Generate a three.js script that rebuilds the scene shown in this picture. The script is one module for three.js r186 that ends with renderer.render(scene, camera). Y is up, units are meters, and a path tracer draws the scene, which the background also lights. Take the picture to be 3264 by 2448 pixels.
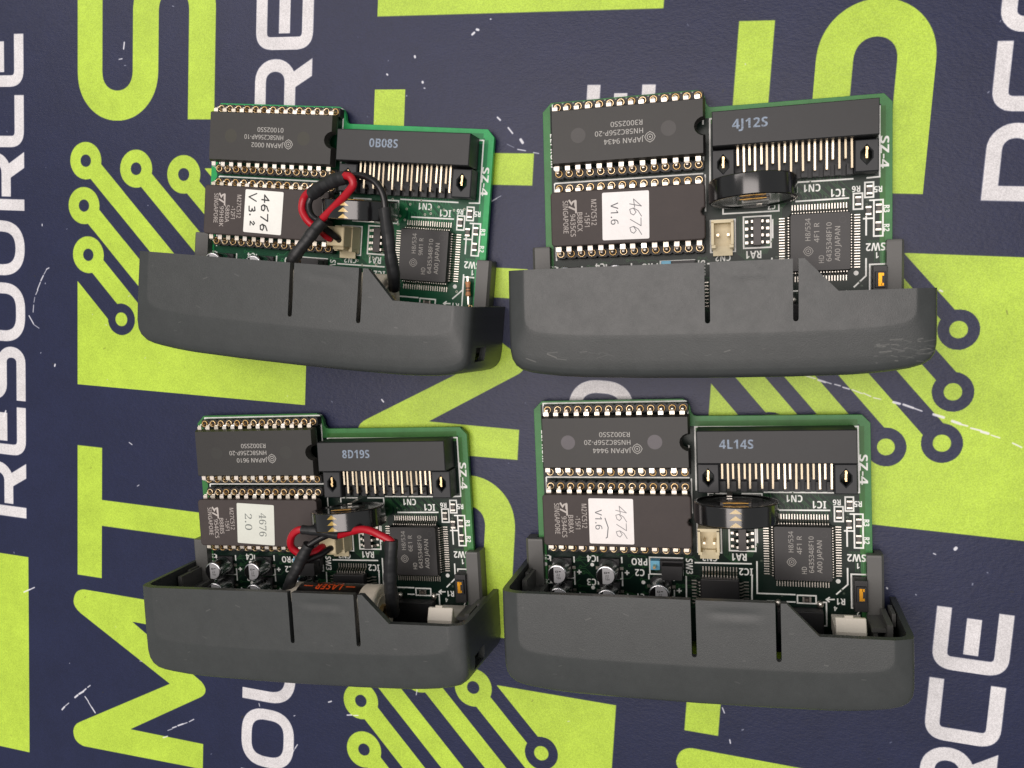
import * as THREE from 'three';
import { RoundedBoxGeometry } from 'three/addons/geometries/RoundedBoxGeometry.js';
import { mergeGeometries, toCreasedNormals, mergeVertices } from 'three/addons/utils/BufferGeometryUtils.js';
import { RectAreaLightUniformsLib } from 'three/addons/lights/RectAreaLightUniformsLib.js';
import { Brush, Evaluator, SUBTRACTION } from 'three-bvh-csg';

// ---------------------------------------------------------------- camera, light, exposure
const scene = new THREE.Scene();
const camera = new THREE.PerspectiveCamera(47.22, 4 / 3, 0.01, 20);
camera.position.set(0, 0.2168, 0);
camera.up.set(-0.02363, -0.08951, -0.99571);
camera.lookAt(-0.25411, 0.2168 - 0.96273, 0.09257);
const renderer = new THREE.WebGLRenderer({ antialias: true });
renderer.setSize(1024, 768);
renderer.toneMapping = THREE.LinearToneMapping;
renderer.toneMappingExposure = 1.0;
renderer.shadowMap.enabled = true;
RectAreaLightUniformsLib.init();
scene.background = new THREE.Color(0.36, 0.365, 0.36);      // the dim room around the table
function ceilingLight(x, y, z, w, h, colour, power) {
  const l = new THREE.RectAreaLight(colour, power, w, h);
  l.position.set(x, y, z); l.lookAt(x, 0, z); scene.add(l);
}
ceilingLight(-0.18, 1.75, 0.02, 1.25, 1.1, 0xfff4ef, 5.7);
ceilingLight(-1.25, 1.75, -0.95, 1.2, 0.62, 0xfff4ef, 5);

// ---------------------------------------------------------------- helpers (millimetres in, metres out)
const S = 0.001, ZM = -5.6;                                  // ZM: level of the mat in board coordinates
let seed = 20240607;
const rnd = () => { seed = (seed * 1664525 + 1013904223) >>> 0; return seed / 4294967296; };
const rr = (a, b) => a + (b - a) * rnd();
const offset = new WeakMap();
const used = {};
function numbered(n) { used[n] = (used[n] ?? -1) + 1; return used[n] ? `${n}_${String(used[n]).padStart(3, '0')}` : n; }
// geometry in millimetres with board axes (x right, y towards the viewer's bottom, z up) already turned to three axes
const mm = (g) => { g.scale(S, S, S); return g; };
function put(parent, name, geo, mat, x = 0, y = 0, z = 0, label) {
  const m = new THREE.Mesh(geo, mat); m.name = name;
  const o = offset.get(parent) ?? [0, 0, ZM];
  m.position.set((x - o[0]) * S, (z - o[2]) * S, (y - o[1]) * S);
  offset.set(m, [x, y, z]);
  m.castShadow = m.receiveShadow = true;
  if (label) m.userData.label = label;
  parent.add(m); return m;
}
const box = (w, d, h, r = 0) => mm(r ? new RoundedBoxGeometry(w, h, d, 2, r) : new THREE.BoxGeometry(w, h, d));
const rawBox = (w, d, h, x = 0, y = 0, z = 0) => { const g = new THREE.BoxGeometry(w, h, d); g.translate(x, z, y); return g; };
const merged = (list) => mm(mergeGeometries(list.map((g) => { const q = g.index ? g.toNonIndexed() : g; for (const k of Object.keys(q.attributes)) if (!['position', 'normal', 'uv'].includes(k)) q.deleteAttribute(k); return q; })));
function plate(points, depth, opt = {}) {                     // outline [x,y], top face at 0, thickness downwards
  const sh = new THREE.Shape(points.map((p) => new THREE.Vector2(p[0], p[1])));
  for (const h of opt.holes ?? []) sh.holes.push(new THREE.Path(h.map((p) => new THREE.Vector2(p[0], p[1]))));
  const b = opt.bevel ?? 0;
  const g = new THREE.ExtrudeGeometry(sh, { depth: depth - 2 * (opt.bt ?? b), bevelEnabled: b > 0, bevelSize: b, bevelThickness: opt.bt ?? b, bevelSegments: opt.seg ?? 2, bevelOffset: -b, curveSegments: 8 });
  g.rotateX(Math.PI / 2); g.translate(0, -(opt.bt ?? b), 0);
  return g;
}
function planar(g, x0, y0, w, h) {                            // uv seen from above, millimetre geometry
  const p = g.attributes.position, uv = new Float32Array(p.count * 2);
  for (let i = 0; i < p.count; i++) { uv[2 * i] = (p.getX(i) - x0) / w; uv[2 * i + 1] = 1 - (p.getZ(i) - y0) / h; }
  g.setAttribute('uv', new THREE.BufferAttribute(uv, 2)); return g;
}
const rectPts = (x0, y0, x1, y1) => [[x0, y0], [x1, y0], [x1, y1], [x0, y1]];
function roundRect(x0, y0, x1, y1, r, n = 4) {
  const out = []; const c = [[x1 - r, y0 + r, -90], [x1 - r, y1 - r, 0], [x0 + r, y1 - r, 90], [x0 + r, y0 + r, 180]];
  for (const [cx, cy, a] of c) for (let i = 0; i <= n; i++) { const t = (a + 90 * i / n) * Math.PI / 180; out.push([cx + r * Math.cos(t), cy + r * Math.sin(t)]); }
  return out;
}
function tube(pts, r, rough = 0, seg = 12) {
  const c = new THREE.CatmullRomCurve3(pts.map(([x, y, z]) => new THREE.Vector3(x, z - ZM, y)), false, 'centripetal');
  const n = Math.max(12, pts.length * 8), g = new THREE.TubeGeometry(c, n, r, seg, false), list = [g];
  if (rough) { const p = g.attributes.position, v = new THREE.Vector3(), ph = rr(0, 6); for (let i = 0; i <= n; i++) { const o = c.getPointAt(i / n); for (let j = 0; j <= seg; j++) { const q = i * (seg + 1) + j, a = (j % seg) / seg * 6.283; v.fromBufferAttribute(p, q).sub(o); v.multiplyScalar(1 + rough * (Math.sin(i * 0.9 + ph) * 0.6 + Math.sin(i * 0.37 + 2 * a + ph) * 0.8 + Math.sin(i * 2.1 + a) * 0.35)); v.add(o); p.setXYZ(q, v.x, v.y, v.z); } } g.computeVertexNormals(); }
  for (const [t, s] of [[0, -1], [1, 1]]) {                   // close the ends
    const p = c.getPointAt(t), d = c.getTangentAt(t), k = new THREE.CircleGeometry(r, seg);
    k.lookAt(d.multiplyScalar(s)); k.translate(p.x, p.y, p.z); list.push(k);
  }
  return merged(list);
}

// ---------------------------------------------------------------- computed textures
function canvas(w, h) { const c = document.createElement('canvas'); c.width = w; c.height = h; return c; }
function grain(c, amp, coarse = 0) {
  const g = c.getContext('2d'), im = g.getImageData(0, 0, c.width, c.height), d = im.data, w = c.width;
  const cells = []; for (let i = 0; i < 64 * 64; i++) cells.push(rnd() - 0.5);
  const low = (x, y, k) => { const u = x / k, v = y / k, i = Math.floor(u), j = Math.floor(v), a = u - i, b = v - j; const q = (m, n) => cells[((n & 63) << 6) + (m & 63)]; return (q(i, j) * (1 - a) + q(i + 1, j) * a) * (1 - b) + (q(i, j + 1) * (1 - a) + q(i + 1, j + 1) * a) * b; };
  for (let i = 0, n = d.length / 4; i < n; i++) {
    const x = i % w, y = (i / w) | 0;
    let f = (rnd() - 0.5) * amp; if (coarse) f += (low(x, y, 37) + low(x + 500, y + 90, 11) * 0.7) * coarse;
    for (let k = 0; k < 3; k++) d[4 * i + k] = Math.max(0, Math.min(255, d[4 * i + k] * (1 + f / 100) + f * 0.12));
  }
  g.putImageData(im, 0, 0);
}
function tex(c) { const t = new THREE.CanvasTexture(c); t.colorSpace = THREE.SRGBColorSpace; t.anisotropy = 8; t.magFilter = THREE.LinearFilter; return t; }
function noiseTexture(n, repeat, fn) {
  const a = new Uint8Array(n * n * 4); for (let i = 0; i < n * n; i++) { const v = Math.max(0, Math.min(255, fn(i % n, (i / n) | 0))); a[4 * i] = a[4 * i + 1] = a[4 * i + 2] = v; a[4 * i + 3] = 255; }
  const t = new THREE.DataTexture(a, n, n); t.wrapS = t.wrapT = THREE.RepeatWrapping; t.magFilter = THREE.LinearFilter; t.minFilter = THREE.LinearMipmapLinearFilter; t.generateMipmaps = true; t.repeat.set(...repeat); t.needsUpdate = true; return t;
}
function write(g, str, x, y, h, o = {}) {                     // cap height h, anchored at the middle of the text
  g.save(); g.translate(x, y); g.rotate((o.turn ?? 0) * Math.PI / 180);
  g.font = `${o.bold ? 'bold ' : ''}${100}px ${o.face ?? 'sans-serif'}`; g.textAlign = 'left'; g.textBaseline = 'alphabetic';
  const w = g.measureText(str).width, sy = h / 73, sx = o.width ? o.width / w : sy * (o.sx ?? 0.86);
  g.scale(sx, sy); g.fillText(str, -w / 2, 36); g.restore();
}

// ---------------------------------------------------------------- the printed sheet
const SCRATCHES = [[0.5, [14.8, 16.3], [17.9, 17.1], [25.6, 18.9], [30.5, 20.3], [36.9, 21.5], [45.7, 23.7], [51.5, 25.5], [58.0, 27.3], [62.7, 29.3]], [0.55, [-194.9, 137.2], [-192.7, 134.6], [-189.2, 131.3], [-183.1, 126.0]], [0.35, [-185.5, 130.3], [-181.8, 135.1]], [0.35, [-207.9, 100.4], [-203.2, 98.1]], [0.35, [-156.4, 135.9], [-145.5, 129.6]], [0.25, [-157.8, 138.3], [-155.5, 137.3]], [0.3, [-201.2, 5.0], [-203.2, 9.6], [-204.0, 14.2]], [0.3, [-205.4, 15.0], [-203.6, 17.7], [-199.3, 19.7]], [0.4, [-212.4, 40.9], [-215.0, 46.4]], [0.4, [-196.2, 29.1], [-196.2, 29.6]], [0.3, [-170.3, 50.0], [-168.8, 50.8]], [0.35, [-167.4, 62.8], [-166.7, 62.2]], [0.6, [-63.4, -42.7], [-62.2, -41.7]], [0.6, [-60.4, -40.3], [-59.3, -38.8]], [0.6, [-57.1, -37.4], [-56.2, -36.1]], [0.22, [-60.6, -36.3], [-57.7, -34.9], [-51.7, -33.9]], [0.22, [-63.9, -21.9], [-61.0, -23.8]], [0.6, [-70.0, -64.1], [-69.3, -63.9]], [0.5, [-70.9, -62.9], [-70.4, -63.3]], [0.6, [-86.1, -57.9], [-85.9, -57.6]], [0.5, [-93.6, -53.5], [-93.4, -53.3]], [0.5, [-83.8, -51.5], [-83.6, -51.2]], [0.5, [-83.2, -49.9], [-83.0, -49.8]], [0.4, [-66.4, -66.5], [-66.4, -66.4]], [0.5, [42.1, -4.9], [42.8, -4.8]], [0.4, [-172.7, -62.9], [-173.0, -61.1]], [0.3, [-174.4, -58.3], [-172.7, -58.8]], [0.35, [-200.6, -11.9], [-200.4, -11.4]], [0.5, [-199.0, 1.0], [-197.4, 0.2]], [0.4, [-199.0, 1.2], [-201.4, 5.0]], [0.4, [2.4, 100.6], [3.2, 102.0]], [0.25, [4.8, 108.6], [5.1, 109.7]], [0.5, [37.3, 64.8], [37.5, 65.1]], [0.6, [50.9, 53.8], [51.4, 53.5]], [0.3, [46.6, 55.4], [47.2, 55.7]], [0.2, [-78.3, 109.8], [-78.2, 118.0]], [0.3, [-126.3, 122.1], [-126.0, 123.1]], [0.3, [-112.8, 130.4], [-115.3, 135.5]], [0.4, [-104.4, 117.8], [-103.4, 117.3]], [0.3, [-98.6, 120.7], [-90.9, 119.4]], [0.3, [-166.3, 115.8], [-165.1, 115.7]], [0.4, [-91.7, 30.9], [-91.0, 31.7]]];
const MX = -255, MY = -110, MW = 360, MH = 300, MK = 2048 / MW;
const NAVY = '#1e2442', LIME = '#b3d146', PALE = '#d9d7d9';
const sheetCanvas = canvas(2048, Math.round(MH * MK));
{
  const g = sheetCanvas.getContext('2d');
  g.fillStyle = NAVY; g.fillRect(0, 0, 2048, 2048);
  g.scale(MK, MK); g.translate(-MX, -MY);
  const poly = (pts, f) => { g.fillStyle = f; g.beginPath(); pts.forEach((p, i) => (i ? g.lineTo(p[0], p[1]) : g.moveTo(p[0], p[1]))); g.closePath(); g.fill(); };
  const ring = (x, y, ro, ri, c, inner) => { g.fillStyle = c; g.beginPath(); g.arc(x, y, ro, 0, 7); g.fill(); g.fillStyle = inner; g.beginPath(); g.arc(x, y, ri, 0, 7); g.fill(); };
  // strip of 45 degree line k0..k1 (k = u - v) from u+v = s0 to u+v = s1
  const strip = (k0, k1, s0, s1, c) => poly([[k0, s0], [k1, s0], [k1, s1], [k0, s1]].map(([k, s]) => [(k + s) / 2, (s - k) / 2]), c);
  function logo(sc) {                                         // origin at its lower left corner
    poly([[0, -30.2], [0, 0], [74, 0], [74, -63.2], [41.8, -63.2]], LIME);
    const navy = [[30.4, 37.9, 15, -20], [45.6, 50.4, 28.2, -19.6], [58.4, 64, 41.8, -18.6], [71.8, 78.9, 53.9, -20.6], [86.2, 92.3, 55.1, -32.5], [99.6, 104.6, 54.9, -46.6]];
    for (const [a, b, u, v] of navy) { strip(a, b, -66, u + v, NAVY); ring(u, v, 4.5, 2, NAVY, LIME); }
    const green = [[64, 71.8, 2.8, -64.7], [78.9, 86.2, 19.6, -62.7], [92.3, 99.8, 35, -61.4], [50.4, 58.4, 2.2, -52], [37.9, 45.6, 3.7, -38]];
    for (const [a, b, u, v] of green) { strip(a, b, u + v, -12, LIME); }
    for (const [a, b, u, v] of navy) { strip(a, b, -40, u + v, NAVY); ring(u, v, 4.5, 2, NAVY, LIME); }
    for (const [a, b, u, v] of green) ring(u, v, 5.3, 1.75, LIME, NAVY);
  }
  function smt() {                                            // beneath the logo of this column: T, M, S read upwards
    g.fillStyle = LIME;
    g.fillRect(0, 18.2, 8.6, 39.7); g.fillRect(8, 33.9, 36, 7.9);
    const m = 62.2;                                           // M
    g.beginPath(); g.moveTo(2.5, m); g.lineTo(44, m + 0.3); g.lineTo(44, m + 8); g.lineTo(19.4, m + 7.6); g.lineTo(43, m + 22.2);
    g.quadraticCurveTo(46, m + 24.8, 43, m + 27); g.lineTo(19, m + 41.3); g.lineTo(44, m + 41.3); g.lineTo(44, m + 49.2); g.lineTo(2.5, m + 49.9);
    g.quadraticCurveTo(-1.6, m + 49.4, -1.6, m + 45.6); g.quadraticCurveTo(-1.4, m + 43.4, 1, m + 42.2); g.lineTo(32.4, m + 24.7); g.lineTo(1, m + 7.6);
    g.quadraticCurveTo(-1.5, m + 6, -1.5, m + 4.2); g.quadraticCurveTo(-1.2, m + 0.3, 2.5, m); g.fill();
  }
  function ess() {                                            // the S above the logo
    const b = -76.3, t = b - 42.3; g.strokeStyle = LIME; g.lineWidth = 8.3; g.lineCap = 'butt';
    g.beginPath(); g.moveTo(4.2, t + 3.8); g.lineTo(4.2, b - 13.2); g.bezierCurveTo(4.2, b - 0.6, 22.4, b - 0.6, 22.4, b - 13.2);
    g.lineTo(22.4, t + 13.2); g.bezierCurveTo(22.4, t + 0.6, 40.2, t + 0.6, 40.2, t + 13.2); g.lineTo(40.2, b); g.stroke();
    g.strokeStyle = LIME;
  }
  function resource() {
    g.save(); g.translate(73.4, -75.2); g.rotate(-Math.PI / 2);
    g.strokeStyle = PALE; g.lineWidth = 3.3; g.lineCap = 'butt'; g.lineJoin = 'miter';
    const H = 16.8, k = 1.65, path = (f) => { g.beginPath(); f(); g.stroke(); };
    const cee = (x, w, r = 3) => path(() => { g.moveTo(x + w, -H + k); g.lineTo(x + k + r, -H + k); g.quadraticCurveTo(x + k, -H + k, x + k, -H + k + r); g.lineTo(x + k, -k - r); g.quadraticCurveTo(x + k, -k, x + k + r, -k); g.lineTo(x + w, -k); });
    const ee = (x) => { cee(x, 14.9); path(() => { g.moveTo(x + 4.2, -H / 2); g.lineTo(x + 12.9, -H / 2); }); };
    const arr = (x) => { path(() => { g.moveTo(x + k, 0); g.lineTo(x + k, -H + k); g.lineTo(x + 11, -H + k); g.bezierCurveTo(x + 16.6, -H + k, x + 16.6, -6.4, x + 11, -6.4); g.lineTo(x + 4, -6.4); });
      g.fillStyle = PALE; g.beginPath(); g.moveTo(x + 8.2, -7); g.lineTo(x + 12.6, -7); g.lineTo(x + 17, 0); g.lineTo(x + 12.4, 0); g.fill(); };
    arr(0); ee(19.2);
    path(() => { const x = 36.1, w = 16; g.moveTo(x + w, -H + k); g.lineTo(x + 4.6, -H + k); g.bezierCurveTo(x + 0.4, -H + k, x + 0.4, -H / 2, x + 4.6, -H / 2); g.lineTo(x + w - 4.6, -H / 2); g.bezierCurveTo(x + w - 0.4, -H / 2, x + w - 0.4, -k, x + w - 4.6, -k); g.lineTo(x, -k); });
    path(() => { const x = 53.8, w = 17.6, r = 6; g.moveTo(x + k + r, -k); g.lineTo(x + w - k - r, -k); g.quadraticCurveTo(x + w - k, -k, x + w - k, -k - r); g.lineTo(x + w - k, -H + k + r); g.quadraticCurveTo(x + w - k, -H + k, x + w - k - r, -H + k); g.lineTo(x + k + r, -H + k); g.quadraticCurveTo(x + k, -H + k, x + k, -H + k + r); g.lineTo(x + k, -k - r); g.quadraticCurveTo(x + k, -k, x + k + r, -k); });
    path(() => { const x = 73.5, w = 16.2, r = 6.5; g.moveTo(x + k, -H); g.lineTo(x + k, -k - r); g.quadraticCurveTo(x + k, -k, x + k + r, -k); g.lineTo(x + w - k - r, -k); g.quadraticCurveTo(x + w - k, -k, x + w - k, -k - r); g.lineTo(x + w - k, -H); });
    arr(92.7); cee(111, 14.9); ee(128.2);
    g.restore();
  }
  for (const draw of [logo, smt, ess, resource]) for (const [x0, bottom, sc] of [[-281, 152.3, 1.012], [-188.2, 34.3, 1], [-96.8, 167.8, 0.985], [-6.4, 50.2, 0.97], [83, 185, 0.96]])
    for (const n of [-1, 0, 1]) { g.save(); g.translate(x0, bottom + 235.7 * n); g.scale(sc, 1); draw(); g.restore(); }
  grain(sheetCanvas, 15, 6);
  // flecks where the print has been chipped or scratched through to the paper
  g.lineCap = 'round'; g.strokeStyle = 'rgba(236,236,240,0.92)';
  const scratch = (w, pts) => { g.lineWidth = w; g.beginPath(); pts.forEach((p, i) => (i ? g.lineTo(p[0], p[1]) : g.moveTo(p[0], p[1]))); g.stroke(); };
  SCRATCHES.forEach(([w, ...p]) => { for (let i = 0; i + 1 < p.length; i++) { const [a, b] = [p[i], p[i + 1]], n = Math.max(1, Math.round(Math.hypot(b[0] - a[0], b[1] - a[1]) / 2.2)); for (let j = 0; j < n; j++) { if (n > 1 && rnd() < 0.2) continue; const q = (t) => [a[0] + (b[0] - a[0]) * t + rr(-0.12, 0.12), a[1] + (b[1] - a[1]) * t + rr(-0.12, 0.12)]; scratch(w * rr(0.5, 1.3), [q(j / n), q((j + rr(0.6, 1)) / n)]); } } });
  for (let i = 0; i < 170; i++) { g.strokeStyle = `rgba(220,222,230,${rr(0.25, 0.9).toFixed(2)})`; const x = rr(MX, MX + MW), y = rr(MY, MY + MH), a = rr(0, 7), l = rr(0.05, 0.5); scratch(rr(0.12, 0.3), [[x, y], [x + Math.cos(a) * l, y + Math.sin(a) * l]]); }
  for (let i = 0; i < 120; i++) { g.strokeStyle = `rgba(70,62,30,${rr(0.15, 0.5).toFixed(2)})`; const x = rr(MX, MX + MW), y = rr(MY, MY + MH), a = rr(0, 7), l = rr(0.1, 0.9); scratch(rr(0.15, 0.4), [[x, y], [x + Math.cos(a) * l, y + Math.sin(a) * l]]); }
}
const std = (color, roughness, metalness = 0, extra = {}) => new THREE.MeshStandardMaterial({ color, roughness, metalness, ...extra });
const phys = (color, roughness, extra = {}) => new THREE.MeshPhysicalMaterial({ color, roughness, ...extra });
const blotch = (n, k) => { const g = Array.from({ length: k * k }, () => rnd()); return (x, y) => { const u = x / n * k, v = y / n * k, i = Math.floor(u), j = Math.floor(v), a = u - i, b = v - j, s = (t) => t * t * (3 - 2 * t), q = (m, o) => g[(((o % k) + k) % k) * k + (((m % k) + k) % k)]; return (q(i, j) * (1 - s(a)) + q(i + 1, j) * s(a)) * (1 - s(b)) + (q(i, j + 1) * (1 - s(a)) + q(i + 1, j + 1) * s(a)) * s(b); }; };
const fibreA = blotch(512, 150), fibreB = blotch(512, 61), fibreC = blotch(512, 9);
const paperBump = noiseTexture(512, [MW / 52, MH / 52], (x, y) => 40 + (rnd() - 0.5) * 34 + 70 * fibreA(x * 0.6, y * 1.4) + 60 * fibreB(x, y) + 55 * fibreC(x, y));
const shineA = blotch(256, 13), shineB = blotch(256, 47);
const handled = noiseTexture(256, [3, 1], (x, y) => 196 + 24 * shineA(x, y) + 20 * shineB(x, y));
const plasticBump = (() => {                                   // moulding grain and the shallow sink marks on the flexible tab
  const w = 1152, h = 384, a = new Uint8Array(w * h * 4);
  for (let i = 0; i < w * h; i++) { const x = -12 + (i % w) / 12, y = 36 + (h - 1 - ((i / w) | 0)) / 12; let v = 150 + (rnd() - 0.5) * 11; const s = Math.exp(-(((x - 44.2) / 5.2) ** 4)); v -= 60 * s * Math.exp(-(((y - 41.6) / 1.0) ** 2)); v += 26 * s * Math.exp(-(((y - 43.6) / 1.1) ** 2)); a[4 * i] = a[4 * i + 1] = a[4 * i + 2] = v; a[4 * i + 3] = 255; }
  const t = new THREE.DataTexture(a, w, h); t.magFilter = THREE.LinearFilter; t.needsUpdate = true; return t;
})();
const sheetMat = phys(0xffffff, 0.4, { map: tex(sheetCanvas), bumpMap: paperBump, bumpScale: 0.00006, specularIntensity: 0.62 });
{
  const t = new THREE.Mesh(new THREE.BoxGeometry(1.6, 0.03, 1.2), std(0x4a4744, 0.6)); t.name = 'table_top'; t.position.set(-0.08, -0.0185, 0.03);
  t.receiveShadow = true; t.userData = { label: 'plain dark table top under the printed sheet', category: 'table top', kind: 'structure' }; scene.add(t);
  const g = plate(roundRect(MX, MY, MX + MW, MY + MH, 3), 3, { bevel: 0.4, seg: 2 }); planar(g, MX, MY, MW, MH); mm(g);
  const m = new THREE.Mesh(g, sheetMat); m.name = 'printed_sheet'; m.rotation.y = -3.1 * Math.PI / 180; m.receiveShadow = m.castShadow = true;
  m.userData = { label: 'navy sheet printed with lime circuit logos and pale lettering', category: 'printed sheet', kind: 'structure' }; scene.add(m);
}

// ---------------------------------------------------------------- materials
const M = {
  gold: std(0xe3c594, 0.34, 1), goldDark: std(0xb08a4c, 0.35, 1), tin: std(0xe6e0d6, 0.32, 1), tinDull: std(0xc2bdb4, 0.36, 1),
  socket: std(0x17171a, 0.5), black: std(0x1b1b1d, 0.45), blackGloss: phys(0x0e0e10, 0.16, { clearcoat: 0.6, clearcoatRoughness: 0.15 }),
  connector: std(0x26282b, 0.52), rubber: std(0x1d1e20, 0.5), red: std(0xb00f22, 0.38), wire: std(0x131315, 0.32), cream: std(0xd8cba6, 0.45), ivory: std(0xf4ecdd, 0.42), nylon: std(0xcdbf9a, 0.4),
  alu: std(0xd3d3d6, 0.24, 1), blue: std(0x6fb6d6, 0.45), brassy: std(0xd79b33, 0.42, 1), resistorBody: std(0x2a2522, 0.4), grey: std(0x5b544c, 0.45), tan: std(0xc88f63, 0.5), rail: std(0x555553, 0.45), hole: std(0x050505, 0.8),
  tins: [std(0xe6e0d6, 0.3, 1), std(0xd6cfc2, 0.42, 1), std(0xc4bcad, 0.36, 1), std(0xdad2c8, 0.5, 1)], golds: [std(0xe3c594, 0.34, 1), std(0xcfae78, 0.42, 1), std(0xead2a8, 0.28, 1)], pins: [std(0xc9bda6, 0.32, 1), std(0xa99d88, 0.4, 1), std(0xbcb09a, 0.28, 1)],
  film: phys(0x2a2018, 0.2, { clearcoat: 0.5 }), batteryWhite: std(0xe2d6c4, 0.4),
};
// ---------------------------------------------------------------- the shell: one end cap, cut from solids
const outline = [[-8, 39], [-8.1, 46], [-8.15, 53], [-8.1, 57], [-7.75, 58.9], [-6.9, 60.3], [-5.4, 61.4], [-3.4, 61.95], [-1.1, 62.3], [3.5, 62.8], [8.2, 63.1], [21.8, 63.4], [36, 63.5], [51.8, 63.4], [64, 63.1], [68.5, 62.8], [71.9, 62.45], [75.2, 61.9], [77.6, 61.2], [79, 60.2], [79.8, 58.9], [80.1, 57], [80.15, 53], [80.1, 46], [80, 39]];
function loft(rings, rear) {                                  // rings: [z, front inset, side inset]
  const n = outline.length, pos = [], idx = [];
  for (const [z, f, s] of rings) for (const [x, y] of outline) { const yy = y <= 39 ? rear : 39 + (y - 39) * (1 - f / 24.5); pos.push(36 + (x - 36) * (1 - s / 44), z, yy); }
  for (let r = 0; r + 1 < rings.length; r++) for (let i = 0; i < n; i++) { const a = r * n + i, b = r * n + (i + 1) % n, c = a + n, d = b + n; idx.push(a, b, d, a, d, c); }
  for (const [r, flip] of [[0, 1], [rings.length - 1, 0]]) {
    const t = THREE.ShapeUtils.triangulateShape(Array.from({ length: n }, (_, i) => new THREE.Vector2(pos[3 * (r * n + i)], pos[3 * (r * n + i) + 2])), []);
    for (const [a, b, c] of t) { const q = [r * n + a, r * n + b, r * n + c]; const ax = pos[3 * q[1]] - pos[3 * q[0]], az = pos[3 * q[1] + 2] - pos[3 * q[0] + 2], bx = pos[3 * q[2]] - pos[3 * q[0]], bz = pos[3 * q[2] + 2] - pos[3 * q[0] + 2]; const up = az * bx - ax * bz > 0; if (up === !flip) idx.push(...q); else idx.push(q[0], q[2], q[1]); }
  }
  let g = new THREE.BufferGeometry(); g.setAttribute('position', new THREE.Float32BufferAttribute(pos, 3)); g.setIndex(idx);
  // make the faces point outwards
  const P = (i) => new THREE.Vector3().fromArray(pos, 3 * i); let vol = 0;
  for (let i = 0; i < idx.length; i += 3) vol += P(idx[i]).dot(P(idx[i + 1]).cross(P(idx[i + 2])));
  let side = 0; for (let i = 0; i < 6 * n * (rings.length - 1); i += 3) { const a = P(idx[i]), b = P(idx[i + 1]), c = P(idx[i + 2]), nn = b.clone().sub(a).cross(c.clone().sub(a)); side += nn.dot(a.clone().add(b).add(c).divideScalar(3).sub(new THREE.Vector3(36, 8, 50))); }
  if (side < 0) for (let i = 0; i < 6 * n * (rings.length - 1); i += 3) [idx[i + 1], idx[i + 2]] = [idx[i + 2], idx[i + 1]];
  g.setIndex(idx); g = toCreasedNormals(g, 0.62);
  g.setAttribute('uv', new THREE.Float32BufferAttribute(new Float32Array(g.attributes.position.count * 2), 2));
  return g;
}
function shellGeometry() {
  const ev = new Evaluator(); ev.useGroups = false;
  const brush = (g) => { const b = new Brush(g); b.updateMatrixWorld(); return b; };
  let s = brush(loft([[-5.6, -0.9, -0.3], [18.4, 0, 0], [19.9, 0.2, 0.08], [20.8, 0.65, 0.3], [21.35, 1.3, 0.65], [21.65, 2.2, 1.05], [22, 4.3, 1.9], [22.4, 7, 3.0], [22.64, 8.6, 3.7], [22.78, 9.5, 4.15], [22.8, 9.75, 4.3], [22.8, 10.1, 4.6]], 39));
  const cut = (g) => { const c = brush(g.index ? g : mergeVertices(g)); s = ev.evaluate(s, c, SUBTRACTION); s.updateMatrixWorld(); };
  cut(loft([[-9, 0.7, 1.0], [18, 1.3, 1.3], [19.6, 1.8, 1.6], [20.6, 4.2, 2.6], [21.1, 9, 5]], 30));
  const prism = plate([[54.9, 34], [54.9, 39.1], [61.3, 45.8], [95, 45.8], [95, 34]], 60); prism.translate(0, 40, 0); cut(prism);
  for (const x of [35.5, 53.1]) { const k = plate([[x - 0.55, 34], [x + 0.55, 34], [x + 0.55, 51.2], [x + 0.4, 51.6], [x, 51.75], [x - 0.4, 51.6], [x - 0.55, 51.2]], 14); k.translate(0, 30, 0); cut(k); }
  const h = new THREE.BoxGeometry(8, 7.5, 3.4); h.translate(80, 12.5, 57); cut(h);
  const g = s.geometry; g.translate(0, -ZM, 0);
  planar(g, -12, 36, 96, 32); return mm(g);
}
const shellGeo = shellGeometry();
function shellTexture(scuffed) {
  const c = canvas(1152, 384), g = c.getContext('2d'); g.fillStyle = '#3b3e3e'; g.fillRect(0, 0, 1152, 384);
  grain(c, 7, 5); g.scale(12, 12); g.translate(12, -36); g.lineCap = 'round';
  const n = scuffed ? 70 : 14;
  for (let i = 0; i < n; i++) { g.strokeStyle = `rgba(168,164,158,${rr(0.08, scuffed ? 0.34 : 0.2).toFixed(2)})`; g.lineWidth = rr(0.05, 0.3); const x = scuffed && i < 48 ? rr(68, 79) : rr(-4, 78), y = scuffed ? (i < 48 ? rr(55.5, 60.5) : rr(57, 59.2)) : rr(40, 61), a = rr(-0.4, 0.4), l = rr(0.2, scuffed ? 2.6 : 1.2); g.beginPath(); g.moveTo(x, y); g.lineTo(x + l * Math.cos(a), y + l * Math.sin(a)); g.stroke(); }
  return tex(c);
}
const shellMat = (scuffed) => phys(0xffffff, 0.45, { map: shellTexture(scuffed), roughnessMap: handled, bumpMap: plasticBump, bumpScale: 0.00035, specularIntensity: 0.85 });
const shellPlain = shellMat(false), shellScuffed = shellMat(true);

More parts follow.
